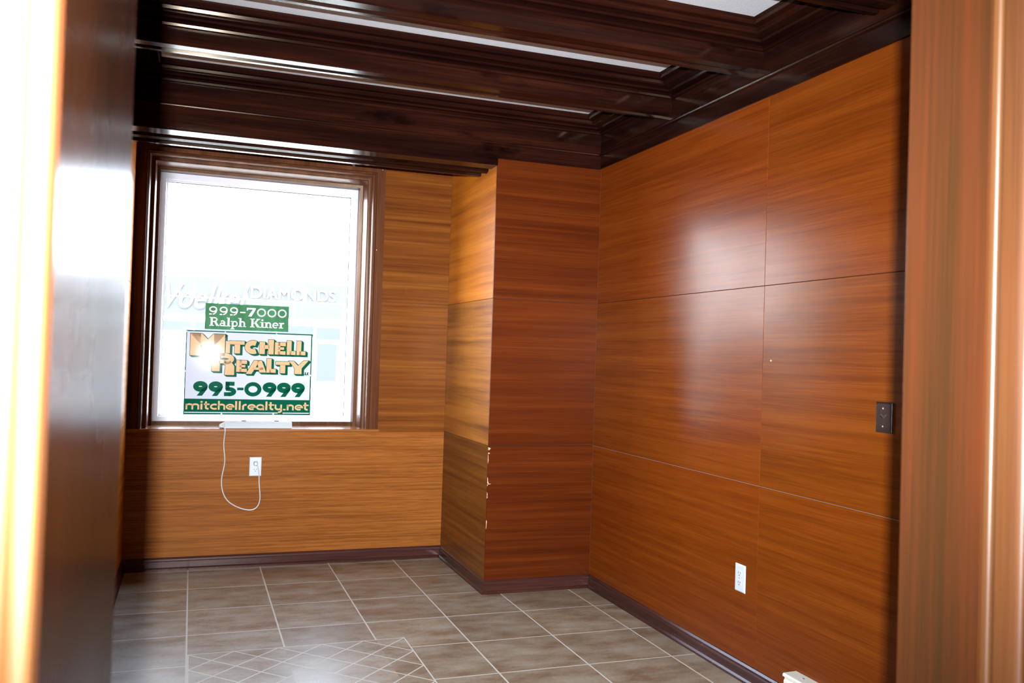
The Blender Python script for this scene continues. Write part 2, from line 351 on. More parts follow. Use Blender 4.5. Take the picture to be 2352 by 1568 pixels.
# door wall around the opening (hall side stands further out on the left)
mb = MB(); mb.box(XL-0.15, DL-0.015, YFL+0.012, YF, 0, 2.7); mb.box(DR+0.015, 2.8, YFR+0.012, YF, 0, 2.7); mb.box(DL-0.015, DR+0.015, YFR+0.012, YF, 2.12, 2.7)
mb.box(-1.6, XL-0.15, YFL+0.012, YFL+0.2, 0, 2.7)
mb.cur = 1; mb.box(XL, DL-0.015, YF, YF+0.012, 0, 2.5); mb.box(DR+0.015, XR, YF, YF+0.012, 0, 2.5); mb.box(DL-0.015, DR+0.015, YF, YF+0.012, 2.12, 2.5)
struct(mb.build('wall_front', [M['hallwall'], M['veneer']]))
mb = MB(); mb.box(-1.6, 2.8, -2.7, -2.6, 0, 2.7); struct(mb.build('wall_hall_rear', M['hallwall']))
mb = MB(); mb.box(-1.7, -1.6, -2.7, YFL+0.2, 0, 2.7); struct(mb.build('wall_hall_left', M['hallwall']))
mb = MB(); mb.box(2.8, 2.9, -2.7, YF, 0, 2.7); struct(mb.build('wall_hall_right', M['hallwall']))
mb = MB(); mb.box(-1.7, 2.9, -2.7, YF, 2.7, 2.75); struct(mb.build('ceiling_hall', M['hallwall']))

# door jambs and casings
def wavy(mb, x_a, x_b, y_a, y_b, z1):
    mb.box(x_a, x_b, y_a, y_b, 0, z1)
mb = MB(); wavy(mb, DL-0.015, DL, YFL, YF+0.002, 2.12)
struct(mb.build('door_1', M['jamb'], bevel=0.003), 'glossy dark wooden jamb at the left of the doorway')
mb = MB(); wavy(mb, DR, DR+0.015, YFR, YF+0.002, 2.12)
struct(mb.build('door_2', M['jamb'], bevel=0.003), 'reddish brown wooden jamb at the right of the doorway')
mb = MB(); mb.box(DL-0.015, DR+0.015, YFR+0.004, YF+0.002, 2.105, 2.12); struct(mb.build('door_3', M['jamb']))
def casing(side, xedge, y, name, z1):
    """moulded strip in section: rounded bead, flat, second bead, flat"""
    pr = [(0.001, 0.0), (0.0011, -0.0045), (0.0018, -0.0070), (0.0035, -0.0085), (0.0065, -0.0090), (0.0100, -0.0085), (0.0125, -0.0065), (0.0140, -0.0030)]
    pr += [(0.017, -0.002), (0.046, -0.004)]
    for k in range(7):
        a = PI*k/6; pr.append((0.052-0.006*math.cos(a), -0.006-0.007*math.sin(a)))
    pr += [(0.060, -0.004), (0.10, -0.006), (0.105, 0.0), (0.105, 0.012), (0.02, 0.012)]
    mb = MB(); mb.prism([(xedge+side*a, y+b) for a, b in pr], 'z', 0.0, z1)
    return struct(mb.build(name, M['jamb_case'], smooth=True))
casing(-1, DL, YFL, 'trim_1', 2.2)['label'] = 'bright moulded door casing at the left frame edge'
casing(1, DR, YFR, 'trim_2', 2.2)['label'] = 'orange brown moulded door casing at the right frame edge'

# baseboards
BP = [(0, 0), (-0.020, 0), (-0.020, 0.010), (-0.014, 0.018), (-0.013, 0.050), (-0.010, 0.056), (-0.009, 0.064), (-0.003, 0.072), (0, ZB)]
def base_y(name, y, x0, x1, m0=0, m1=0):
    mb = MB(); mb.sweep([[(x0-m0*p[0], y+p[0], p[1]) for p in BP], [(x1-m1*p[0], y+p[0], p[1]) for p in BP]]); return struct(mb.build(name, M['base']))
def base_x(name, x, sgn, y0, y1, m0=0, m1=0):
    mb = MB(); mb.sweep([[(x+sgn*p[0], y0-m0*p[0], p[1]) for p in BP], [(x+sgn*p[0], y1-m1*p[0], p[1]) for p in BP]]); return struct(mb.build(name, M['base']))
base_y('baseboard_window', YB, XL, XP, 1, -1)
base_x('baseboard_pillar_side', XP, 1, YP, YB, -1, -1)
base_y('baseboard_pillar_front', YP, XP, XR, -1, -1)
base_x('baseboard_right', XR, 1, 2.80, YP, 0, -1)
base_x('baseboard_left', XL, -1, YF, YB, 0, -1)

# ------------------------------------------------------------------ ceiling: friezes, beams, coffer mouldings, header
PRO = 0.010
mb = MB()   # right frieze, two bands with a bead between
mb.prism([(XR+0.005, Z3), (XR-PRO, Z3), (XR-PRO, 2.480), (XR-PRO-0.012, 2.484), (XR-PRO-0.014, 2.490), (XR-PRO-0.010, 2.496), (XR-PRO-0.002, 2.498), (XR-PRO, 2.60), (XR-PRO, 2.70), (XR+0.005, 2.70)], 'y', YF, YP)
struct(mb.build('trim_3', M['dark_y']), 'dark wooden frieze board along the top of the right wall')
mb = MB()   # frieze over the pillar face
yf = YP-PRO
FR = [(YP+0.02, Z3-0.003), (yf, Z3-0.003), (yf, 2.480), (yf-0.006, 2.484), (yf-0.007, 2.489), (yf-0.002, 2.494), (yf, 2.50), (yf, 2.70), (YP+0.02, 2.70)]
mb.prism(FR, 'x', XP, XR-PRO); struct(mb.build('trim_4', M['dark_x']), 'dark wooden frieze over the pillar')
mb = MB()   # header beam across the mouth of the alcove
zb = 2.366
H = [(yf, zb+0.006), (yf+0.006, zb), (yf+0.115, zb), (yf+0.118, zb+0.010), (yf+0.165, zb+0.010), (yf+0.170, zb-0.004), (yf+0.20, zb-0.010), (yf+0.235, zb-0.002), (yf+0.240, zb+0.008),
     (yf+0.30, zb+0.008), (yf+0.304, zb-0.006), (yf+0.335, zb-0.006), (yf+0.34, zb+0.004), (yf+0.34, 2.62), (yf, 2.62), (yf, 2.50), (yf-0.002, 2.494), (yf-0.007, 2.489), (yf-0.006, 2.484), (yf, 2.480)]
mb.prism(H, 'x', XL, XP)
hb = mb.build('ceiling_beam', M['dark_x'])
tag(hb, 'dark header beam spanning the window alcove, right above the window', 'beam', 'dark wooden ceiling beams')
def beam(y, label):
    mb = MB(); z = 2.530; w = 0.112
    P = [(y, z+0.006), (y+0.005, z), (y+0.055, z), (y+0.058, z+0.010), (y+0.082, z+0.010), (y+0.086, z-0.002), (y+w-0.004, z-0.002), (y+w, z+0.004), (y+w, 2.68), (y, 2.68)]
    mb.prism(P, 'x', XL, XR-PRO)
    o = mb.build('ceiling_beam', M['dark_x'])
    return tag(o, label, 'beam', 'dark wooden ceiling beams')
BY = [3.820, 3.078, 2.335, 1.590]
for y, l in zip(BY, ('dark ceiling beam nearest the header over the window alcove', 'dark ceiling beam second from the window alcove, between two white ceiling strips',
                     'dark ceiling beam at the top edge of the photo by the right corner', 'dark ceiling beam closest to the doorway')):
    beam(y, l)
# stepped crown moulding round every coffer
CP = [(0.0, 2.600), (0.010, 2.603), (0.013, 2.612), (0.008, 2.620), (0.004, 2.626), (0.030, 2.628), (0.034, 2.622), (0.046, 2.622), (0.050, 2.630), (0.085, 2.634), (0.089, 2.628),
      (0.104, 2.628), (0.110, 2.634), (0.114, 2.646), (0.138, 2.648), (0.143, 2.642), (0.152, 2.643), (0.158, 2.652), (0.160, 2.668), (0.160, 2.69), (0.0, 2.69)]
ends = [yf]+BY
for k in range(len(BY)):
    y1 = ends[k]; y0 = BY[k]+0.112; x0, x1 = XL, XR-PRO
    rings = [[(x0+p[0], y0+p[0], p[1]) for p in CP], [(x1-p[0], y0+p[0], p[1]) for p in CP], [(x1-p[0], y1-p[0], p[1]) for p in CP], [(x0+p[0], y1-p[0], p[1]) for p in CP]]
    mb = MB(); mb.sweep(rings, True, True)
    struct(mb.build('trim_%d' % (5+k), M['dark_xy']), 'stepped dark crown moulding inside a ceiling coffer')

# ------------------------------------------------------------------ window: casing, frame, pane, sill
win = struct(empty('window_1', (0.3875, YB, 0.826)), 'large window with white frame and dark stepped casing')
def wpart(mb, name, mat, **k):
    mb.v = [(a-0.3875, b-YB, c-0.826) for a, b, c in mb.v]; return mb.build(name, mat, win, **k)
CX0, CX1, CZ1, CZ0 = XL+0.001, 1.117, 2.498, 0.826
def usweep(prof, z0=CZ0):
    mb = MB(); R = lambda fx, fz: [(fx(p[0]), YB+p[1], fz(p[0])) for p in prof]
    mb.sweep([R(lambda u: CX0+u, lambda u: z0), R(lambda u: CX0+u, lambda u: CZ1-u), R(lambda u: CX1-u, lambda u: CZ1-u), R(lambda u: CX1-u, lambda u: z0)]); return mb
P1 = [(0, 0.0), (0, -0.018), (0.004, -0.020), (0.054, -0.020), (0.056, -0.027), (0.060, -0.030), (0.064, -0.027), (0.066, -0.021), (0.070, -0.022), (0.073, -0.018), (0.078, -0.006), (0.080, 0.012), (0.080, 0.05), (0.04, 0.05), (0.04, 0.0)]
o = wpart(usweep(P1), 'casing', M['case_v'], smooth=True)
P2 = [(0.079, 0.026), (0.097, 0.028), (0.100, 0.030), (0.104, 0.040), (0.106, 0.16), (0.107, 0.185), (0.124, 0.190), (0.125, 0.30), (0.06, 0.30), (0.06, 0.026)]
wpart(usweep(P2), 'jamb_lining', M['case_v'], smooth=True)
mb = MB(); F = 0.124; FW, FT, FBm = 0.042, 0.052, 0.040; ya, yb_ = YB+0.262, YB+0.325
fx0, fx1, fz0, fz1 = CX0+F, CX1-F, 0.848, CZ1-F-0.002
Q = [(0, ya), (0.030, ya), (0.034, ya+0.006), (0.042, ya+0.012), (0.042, yb_), (0, yb_)]
mb.sweep([[(fx0+p[0], p[1], fz0+p[0]*0.95) for p in Q], [(fx0+p[0], p[1], fz1-p[0]*1.2) for p in Q], [(fx1-p[0], p[1], fz1-p[0]*1.2) for p in Q], [(fx1-p[0], p[1], fz0+p[0]*0.95) for p in Q]], True, True)
fo_ = wpart(mb, 'window_frame', M['white_fr'])
mb = MB()
for px in (0.322, 0.522): mb.box(px-0.013, px+0.013, ya-0.0015, ya+0.002, 0.8495, 0.8545)
mb.v = [(a-0.3875, b-YB, c-0.826) for a, b, c in mb.v]; mb.build('drain_slot', M['slot'], fo_)
mb = MB(); mb.box(fx0+0.03, fx1-0.03, YB+0.300, YB+0.305, fz0+0.03, fz1-0.04); wpart(mb, 'pane', M['glass'])
mb = MB(); gx0, gx1, gz0, gz1 = fx0+0.0415, fx1-0.0415, fz0+0.0395, fz1-0.050; ga, gb = YB+0.288, YB+0.300
mb.box(gx0, gx1, ga, gb, gz1-0.004, gz1); mb.box(gx0, gx1, ga, gb, gz0, gz0+0.003); mb.box(gx0, gx0+0.003, ga, gb, gz0, gz1); mb.box(gx1-0.004, gx1, ga, gb, gz0, gz1)
wpart(mb, 'glazing_seal', M['slot'])
mb = MB(); mb.box(fx0-0.01, fx1+0.01, YB+0.255, YB+0.325, 0.822, 0.849); wpart(mb, 'bottom_rail', M['case_v'])
mb = MB(); mb.prism([(YB-0.030, 0.812), (YB-0.026, 0.808), (YB+0.262, 0.808), (YB+0.262, 0.826), (YB-0.026, 0.826), (YB-0.030, 0.822)], 'x', XL, 1.124); wpart(mb, 'window_sill', M['sillwood'])

# small fastenings left in the casing
def nail(name, x, y, z, label, rad=0.004):
    mb = MB(); mb.cyl((0, 0, 0), 'y', rad, -0.003, 12, rad*0.6); o = mb.build(name, M['steel'], smooth=True); o.location = (x, y, z); tag(o, label, 'nail', 'nail heads in the window casing')
nail('nail', 1.094, YB-0.020, 2.463, 'bright nail head in the top right corner of the window casing')
nail('nail', 1.071, YB-0.020, 1.954, 'bright nail head halfway up the right window casing')
nail('nail', -0.20, YB-0.020, 2.485, 'bright nail head near the top left of the window casing')
mb = MB(); mb.add([(-0.016, 0, 0.010), (-0.004, -0.004, 0.013), (0.012, 0, 0.001), (0.016, -0.005, -0.010), (0.004, 0, -0.012), (-0.006, -0.004, 0.0)], [(0, 1, 5), (1, 2, 5), (2, 3, 4), (2, 4, 5), (0, 5, 4)])
o = mb.build('curtain_hook', M['steel']); so = o.modifiers.new('t', 'SOLIDIFY'); so.thickness = 0.002; o.location = (0.906, YB-0.020, 2.477); tag(o, 'small bent metal hook on the casing above the window', 'hook')

# ------------------------------------------------------------------ lettering
def offset_poly(pts, g):
    n = len(pts); A = sum(pts[i][0]*pts[(i+1) % n][1]-pts[(i+1) % n][0]*pts[i][1] for i in range(n))
    if A < 0: pts = pts[::-1]
    if not g: return pts
    out = []
    for i in range(n):
        p0, p, p1 = Vector(pts[i-1]), Vector(pts[i]), Vector(pts[(i+1) % n])
        a, b = (p-p0).normalized(), (p1-p).normalized(); na, nb = Vector((a.y, -a.x)), Vector((b.y, -b.x))
        m = na+nb; d = m.dot(na); m = m*(g/max(d, 0.35)); out.append((p.x+m.x, p.y+m.y))
    return out
def stroke(pts, w, ext=0.0):
    P = [Vector(p) for p in pts]; closed = (P[0]-P[-1]).length < 1e-6; out = []
    if closed: P = P[:-1]
    n = len(P); L = []
    if ext and not closed:
        P[0] = P[0]+(P[0]-P[1]).normalized()*ext; P[-1] = P[-1]+(P[-1]-P[-2]).normalized()*ext
    for i in range(n):
        a = P[i]-P[i-1] if (i or closed) else P[1]-P[0]; b = P[(i+1) % n]-P[i] if (i < n-1 or closed) else a
        a, b = a.normalized(), b.normalized(); na, nb = Vector((-a.y, a.x)), Vector((-b.y, b.x)); m = na+nb; d = m.dot(na)
        m = m*(w/2/max(d, 0.5)) if m.length > 1e-6 else na*(w/2); L.append((P[i]+m, P[i]-m))
    for i in range(n if closed else n-1):
        j = (i+1) % n; out.append([tuple(L[i][0]), tuple(L[i][1]), tuple(L[j][1]), tuple(L[j][0])])
    return out
def arc(cx, cy, rx, ry, a0, a1, n=18):
    return [(cx+rx*math.cos(math.radians(a0+(a1-a0)*k/n)), cy+ry*math.sin(math.radians(a0+(a1-a0)*k/n))) for k in range(n+1)]
# glyphs in a unit box; 'p' polygon, 's' stroke (width relative to the box height)
def R4(x0, y0, x1, y1): return ('p', [(x0, y0), (x1, y0), (x1, y1), (x0, y1)])
DECO = {
 'M': [R4(0, 0, .30, 1), R4(.68, 0, 1, 1), ('p', [(0, 1), (.33, 1), (.50, .74), (.66, 1), (1, 1), (.62, .30), (.42, .30)])],
 'I': [R4(0, 0, 1, 1)], 'T': [R4(0, .72, 1, 1), R4(.33, 0, .70, .75)],
 'C': [('s', .36, arc(.56, .5, .38, .32, 60, 300))], 'H': [R4(0, 0, .38, .88), R4(.62, 0, 1, 1.06), R4(.3, .38, .7, .66)],
 'E': [R4(0, 0, .5, 1), R4(.3, .70, 1, 1), R4(.3, .40, .85, .60), R4(.3, 0, 1, .28)], 'L': [R4(0, 0, .52, 1.03), R4(.3, 0, 1, .28)],
 'R': [R4(0, .16, .34, 1), ('s', .21, arc(.52, .74, .32, .155, 120, -90)), R4(.1, .86, .55, 1), R4(.3, .53, .6, .70), ('p', [(.56, 0), (.97, 0), (.97, .40), (.80, .66), (.52, .62), (.58, .45)])],
 'A': [('p', [(-.06, -.14), (.24, -.14), (.66, 1), (.36, 1)]), ('p', [(.50, 1), (.76, 1), (1.02, .0), (.66, .0)]), R4(.30, .22, .85, .42)],
 'Y': [('p', [(0, 1), (.24, 1), (.47, .62), (.76, 1.05), (1.0, 1.05), (.66, .42), (.66, -.06), (.30, -.06), (.30, .42)])],
 '9': [('s', .33, arc(.5, .64, .335, .20, 0, 360, 28)), ('p', [(.985, .66), (.97, .45), (.63, 0), (.25, 0), (.62, .46)])],
 '5': [R4(.14, .72, .86, 1), R4(.14, .44, .46, 1), ('s', .28, arc(.42, .31, .42, .18, 90, -90)), R4(.05, 0, .5, .27), R4(.2, .36, .5, .63)],
 '0': [('s', .27, arc(.5, .5, .39, .365, 0, 360, 28))], '-': [R4(0, .42, 1, .60)],
}
LOW = {  # advance, strokes
 'm': (.98, [('s', .19, [(.10, 0), (.10, .62)]), ('s', .19, arc(.30, .42, .20, .17, 180, 0)+[(.50, 0)]), ('s', .19, arc(.70, .42, .20, .17, 180, 0)+[(.90, 0)])]),
 'i': (.26, [('s', .21, [(.13, 0), (.13, .66)]), ('s', .11, arc(.13, .86, .05, .05, 0, 360, 10))]),
 't': (.42, [('s', .20, [(.17, .92), (.17, .25)]+arc(.36, .22, .19, .13, 180, 270)), R4(.03, .52, .42, .68)]),
 'c': (.52, [('s', .19, arc(.34, .34, .25, .25, 55, 305))]), 'e': (.60, [('s', .18, arc(.31, .34, .24, .25, -5, 180)), ('s', .18, arc(.31, .34, .24, .25, 180, 305)), R4(.2, .27, .62, .40)]),
 'h': (.58, [('s', .20, [(.11, 0), (.11, 1)]), ('s', .19, arc(.30, .42, .19, .17, 180, 0)+[(.49, 0)])]), 'l': (.25, [('s', .21, [(.12, 0), (.12, 1)])]),
 'r': (.40, [('s', .20, [(.11, 0), (.11, .40)]+arc(.31, .40, .20, .19, 180, 80))]), 'a': (.62, [('s', .18, arc(.31, .34, .23, .25, 0, 360, 24)), ('s', .19, [(.53, 0), (.53, .45)])]),
 'y': (.60, [('s', .19, [(.10, .66), (.10, .30)]+arc(.30, .27, .20, .17, 180, 360)), ('s', .19, [(.50, .66), (.50, -.08)]+arc(.32, -.08, .18, .14, 0, -100))]),
 '.': (.26, [R4(.04, 0, .22, .16)]), 'n': (.60, [('s', .20, [(.11, 0), (.11, .64)]), ('s', .19, arc(.30, .42, .19, .17, 180, 0)+[(.49, 0)])]), ' ': (.3, []),
}
SER = {
 '9': (.66, [('s', .15, arc(.32, .66, .21, .27, 0, 360, 24)), ('s', .12, arc(.22, .62, .32, .56, 10, -75)), R4(.08, .02, .24, .16)]),
 '7': (.66, [R4(.04, .82, .62, 1), R4(.04, .68, .12, .9), ('p', [(.62, 1), (.62, .86), (.36, 0), (.14, 0), (.44, .84)])]), '0': (.68, [('s', .15, arc(.34, .5, .25, .42, 0, 360, 24))]),
 '-': (.44, [R4(.06, .36, .40, .50)]),
 'R': (.86, [R4(.12, 0, .30, 1), R4(.02, 0, .40, .09), R4(.02, .91, .4, 1), ('s', .14, arc(.42, .72, .22, .21, 90, -90)), R4(.28, .86, .44, 1), R4(.28, .44, .44, .56), ('p', [(.40, .50), (.60, .50), (.84, 0), (.62, 0)]), R4(.64, 0, .88, .09)]),
 'a': (.60, [R4(.34, .0, .50, .5), ('s', .12, arc(.27, .46, .16, .14, 150, 0)), ('s', .12, arc(.24, .2, .16, .15, 0, 360, 18)), R4(.4, 0, .6, .08)]),
 'l': (.36, [R4(.10, 0, .27, 1), R4(.02, .92, .2, 1), R4(.01, 0, .36, .09)]),
 'p': (.66, [R4(.10, -.3, .26, .64), R4(.0, -.3, .36, -.22), R4(.0, .56, .2, .64), ('s', .13, arc(.36, .32, .20, .27, 0, 360, 20))]),
 'h': (.68, [R4(.10, 0, .26, 1), R4(.0, .92, .2, 1), R4(.01, 0, .35, .09), ('s', .15, arc(.36, .42, .17, .17, 180, 0)+[(.53, 0)]), R4(.43, 0, .68, .09)]), ' ': (.34, []),
 'K': (.90, [R4(.12, 0, .30, 1), R4(.02, 0, .40, .09), R4(.02, .91, .40, 1), ('p', [(.28, .42), (.64, .95), (.80, .95), (.46, .44)]), R4(.56, .91, .86, 1), ('p', [(.36, .56), (.52, .62), (.88, 0), (.64, 0)]), R4(.62, 0, .94, .09)]),
 'i': (.36, [R4(.10, 0, .27, .64), R4(.01, .56, .2, .64), R4(.01, 0, .36, .09), ('s', .10, arc(.18, .86, .05, .05, 0, 360, 10))]),
 'n': (.68, [R4(.10, 0, .26, .64), R4(.0, .56, .2, .64), R4(.01, 0, .35, .09), ('s', .15, arc(.36, .42, .17, .17, 180, 0)+[(.53, 0)]), R4(.43, 0, .68, .09)]),
 'e': (.60, [('s', .13, arc(.30, .32, .22, .27, 0, 180)), ('s', .13, arc(.30, .32, .22, .27, 180, 310)), R4(.15, .29, .57, .38)]),
 'r': (.54, [R4(.10, 0, .27, .64), R4(.0, .56, .2, .64), R4(.01, 0, .38, .09), ('s', .14, arc(.40, .40, .18, .18, 170, 70))]),
}
def put(mb, prims, x0, y0, w, h, y, g=0.0, dx=0.0, dz=0.0):
    """lay one glyph in the box (x0,y0,w,h) of a board, on the plane y; g fattens it"""
    for p in prims:
        if p[0] == 'p': polys = [offset_poly([(x0+a*w, y0+b*h) for a, b in p[1]], g)]
        else: polys = stroke([(x0+a*w, y0+b*h) for a, b in p[2]], p[1]*h+2*g, g)
        for P in polys: mb.face([(a+dx, y, b+dz) for a, b in P])
def line_of(mb, font, text, x0, x1, y0, h, y, g=0.0):
    tot = sum(font[c][0] for c in text); w = (x1-x0)/tot; x = x0
    for c in text: put(mb, font[c][1], x, y0, w, h, y, g); x += font[c][0]*w

# large estate sign leaning against the pane
SW, SH = 0.768, 0.520
sg = empty('estate_sign', (0.3455, YB+0.2565, 0.892), (math.radians(-0.88), 0, math.radians(-1.2)))
tag(sg, 'large white and green realty sign with gold lettering leaning in the window', 'sign')
def X(u): return (u-0.5)*SW
def Z(v): return v*SH
mb = MB(); mb.box(X(0), X(1), 0, 0.005, 0, SH); mb.build('sign_board', M['signwhite'], sg)
mb = MB(); mb.face([(X(0), -0.0006, 0), (X(1), -0.0006, 0), (X(1), -0.0006, Z(.184)), (X(0), -0.0006, Z(.184))])
for a, b, c, d in ((0, .986, 1, 1), (0, .18, .008, 1), (.989, .18, 1, 1)): mb.face([(X(a), -0.0006, Z(b)), (X(c), -0.0006, Z(b)), (X(c), -0.0006, Z(d)), (X(a), -0.0006, Z(d))])
mb.build('green_border', M['signgreen'], sg)
mb = MB()
for a, b in ((.008, .735), (.775, .99)): mb.face([(X(a), -0.0010, Z(.016)), (X(b), -0.0010, Z(.016)), (X(b), -0.0010, Z(.028)), (X(a), -0.0010, Z(.028))])
mb.build('white_underline', M['signwhite'], sg)
W1 = [('M', .035, .70, .265, .262), ('I', .308, .737, .032, .146), ('T', .338, .737, .116, .150), ('C', .456, .735, .118, .165), ('H', .572, .738, .114, .168), ('E', .696, .738, .086, .150), ('L', .792, .738, .072, .168), ('L', .872, .738, .072, .168),
      ('R', .205, .475, .180, .260), ('E', .395, .515, .083, .140), ('A', .480, .513, .150, .145), ('L', .634, .513, .074, .166), ('T', .706, .510, .112, .142), ('Y', .812, .513, .160, .150)]
sh_ = MB(); gd = MB()
for c, a, b, w, h in W1:
    for k in range(7):
        t = k/6; put(sh_, DECO[c], X(a), Z(b), w*SW, h*SH, -0.0006-0.00003*k, 0.0028, 0.013*t, -0.009*t)
    put(gd, DECO[c], X(a), Z(b), w*SW, h*SH, -0.0014)
sh_.build('lettering_shadow', M['signgreen'], sg); gd.build('gold_lettering', M['signgold'], sg)
nm = MB(); xs = [(.070, .108, '9'), (.187, .108, '9'), (.302, .098, '5'), (.408, .050, '-'), (.466, .132, '0'), (.610, .108, '9'), (.725, .108, '9'), (.840, .108, '9')]
for a, w, c in xs: put(nm, DECO[c], X(a), Z(.220), w*SW, .174*SH, -0.0008)
lc = MB()
for a, c in ((.926, 'L'), (.945, 'L'), (.962, 'C')): put(lc, DECO[c], X(a), Z(.492), .018*SW, .036*SH, -0.0008)
nm.build('phone_number', M['signgreen'], sg); lc.build('small_lettering', M['signgreen'], sg)
wb = MB(); line_of(wb, LOW, 'mitchellrealty.net', X(.012), X(.985), Z(.056), .106*SH, -0.0012); wb.build('web_address', M['signgold'], sg)
for a, b in ((.293, .006), (.70, .006), (.30, .985), (.705, .985), (.004, .51), (.990, .49), (.004, .985)):  # white discs paint the daylight that shows through small holes in the board
    mb = MB(); mb.cyl((X(a), -0.0016, Z(b)), 'y', 0.0055, 0.0012, 14); mb.build('lit_hole_disc', M['signwhite'], sg)
# smaller green sign above it
GW, GH = 0.507, 0.163
M['letterwhite'] = plain('sign_lettering_white', (0.84, 0.89, 0.93), 0.5, spec=0.15)
s2 = empty('name_sign', (0.3225, YB+0.268, 1.4215), (math.radians(-0.2), 0, 0))
tag(s2, 'small green sign with white serif lettering above the large white sign', 'sign')
mb = MB(); mb.box(-GW/2, GW/2, 0, 0.004, 0, GH); mb.build('sign_board', M['greensign'], s2, bevel=0.006)
mb = MB(); line_of(mb, SER, '999-7000', -GW/2+.032*GW, GW/2-.02*GW, .55*GH, .33*GH, -0.0008); line_of(mb, SER, 'Ralph Kiner', -GW/2+.05*GW, GW/2-.045*GW, .13*GH, .34*GH, -0.0008)
mb.build('white_lettering', M['letterwhite'], s2)

# ------------------------------------------------------------------ electrical fittings
def duplex(name, loc, rotz, label, plug=False):
    """wall plate in its own frame: faces -Y, centre at the origin"""
    e = empty(name, loc, (0, 0, rotz)); tag(e, label, 'outlet', 'white duplex outlets')
    mb = MB(); w, h = 0.035, 0.057
    mb.sweep([[(-w, 0, -h), (w, 0, -h), (w, 0, h), (-w, 0, h)], [(-w, -0.003, -h), (w, -0.003, -h), (w, -0.003, h), (-w, -0.003, h)], [(-w+.004, -0.006, -h+.004), (w-.004, -0.006, -h+.004), (w-.004, -0.006, h-.004), (-w+.004, -0.006, h-.004)]])
    mb.build('cover_plate', M['white_pl'], e)
    for s in (1, -1):
        mb = MB(); pr = [(0.0172*math.cos(a), s*0.0195+max(-0.0135, min(0.0135, 0.0172*math.sin(a)))) for a in [2*PI*k/28 for k in range(28)]]
        mb.sweep([[(p[0], -0.004, p[1]) for p in pr], [(p[0], -0.0078, p[1]) for p in pr]])
        rc = mb.build('receptacle', M['white_pl'], e, bevel=0.0006)
        mb = MB()
        for dx, hh in ((-0.0065, 0.0045), (0.0065, 0.0038)): mb.box(dx-0.0012, dx+0.0012, -0.0081, -0.0075, s*0.0195+0.003-hh, s*0.0195+0.003+hh)
        mb.cyl((0, -0.0081, s*0.0195-0.0075), 'y', 0.0026, 0.0006, 12); mb.build('slots', M['slot'], rc)
    mb = MB(); mb.cyl((0, -0.0075, 0), 'y', 0.003, 0.003, 12); mb.build('screw', M['steel'], e)
    return e
duplex('wall_outlet', (0.384, YB, 0.598), 0, 'white duplex outlet under the window with a cord plugged in')
duplex('wall_outlet', (XR, 3.153, 0.413), -PI/2, 'white duplex outlet low on the right veneer wall, nothing plugged in')
# dark toggle switch near the door
sw = empty('light_switch', (XR, 2.358, 1.144), (0, 0, -PI/2)); tag(sw, 'dark brown toggle switch on the right veneer wall', 'switch')
mb = MB(); w, h = 0.0365, 0.0515
mb.sweep([[(-w, 0, -h), (w, 0, -h), (w, 0, h), (-w, 0, h)], [(-w, -0.005, -h), (w, -0.005, -h), (w, -0.005, h), (-w, -0.005, h)], [(-w+.006, -0.009, -h+.006), (w-.006, -0.009, -h+.006), (w-.006, -0.009, h-.006), (-w+.006, -0.009, h-.006)]])
mb.build('cover_plate', M['brown_pl'], sw, bevel=0.001)
mb = MB(); mb.box(-0.006, 0.006, -0.0095, -0.008, -0.013, 0.013); mb.add([(-0.004, -0.009, -0.004), (0.004, -0.009, -0.004), (0.004, -0.009, 0.006), (-0.004, -0.009, 0.006), (-0.0035, -0.020, 0.006), (0.0035, -0.020, 0.006), (0.0035, -0.018, 0.012), (-0.0035, -0.018, 0.012)], [(0,1,5,4),(1,2,6,5),(2,3,7,6),(3,0,4,7),(4,5,6,7)])
mb.build('toggle', M['brown_pl'], sw)
for s in (1, -1):
    mb = MB(); mb.cyl((0, -0.0098, s*0.030), 'y', 0.0028, 0.002, 12); mb.build('screw', M['steel'], sw)
# bare screw hole mark on the right wall
mb = MB(); mb.cyl((0, 0, 0), 'x', 0.0045, -0.004, 12, 0.003); o = mb.build('wall_screw', M['brass'], smooth=True); o.location = (XR, 2.983, 1.325); tag(o, 'tiny brass screw in the middle of the right veneer wall', 'screw')

# long white power device on the sill, its cord hanging down to the outlet
hd = empty('sill_device', (0.395, YB+0.055, 0.826)); tag(hd, 'long white plastic bar lying on the window sill, its cord hanging down', 'light bar')
mb = MB(); mb.prism([(-0.030, 0.0), (-0.032, 0.004), (-0.030, 0.010), (-0.020, 0.032), (-0.012, 0.036), (0.026, 0.036), (0.030, 0.032), (0.030, 0.0)], 'x', -0.195, 0.20)
mb.build('housing', M['white_pl'], hd, bevel=0.003)
mb = MB(); mb.add([(-0.195, -0.028, 0.002), (-0.195, 0.028, 0.002), (-0.195, 0.028, 0.034), (-0.195, -0.016, 0.034), (-0.225, -0.010, 0.004), (-0.225, 0.010, 0.004), (-0.225, 0.010, 0.020), (-0.225, -0.010, 0.020)], [(0,1,2,3),(4,7,6,5),(0,4,5,1),(1,5,6,2),(2,6,7,3),(3,7,4,0)])
mb.build('end_cap', M['white_pl'], hd, bevel=0.003)
def smooth_path(P, n=6):
    P = [Vector(p) for p in P]; out = []
    for i in range(len(P)-1):
        a, b, c, d = P[max(i-1, 0)], P[i], P[i+1], P[min(i+2, len(P)-1)]
        for k in range(n):
            t = k/n; out.append(0.5*((2*b)+(c-a)*t+(2*a-5*b+4*c-d)*t*t+(3*b-a-3*c+d)*t**3))
    return out+[P[-1]]
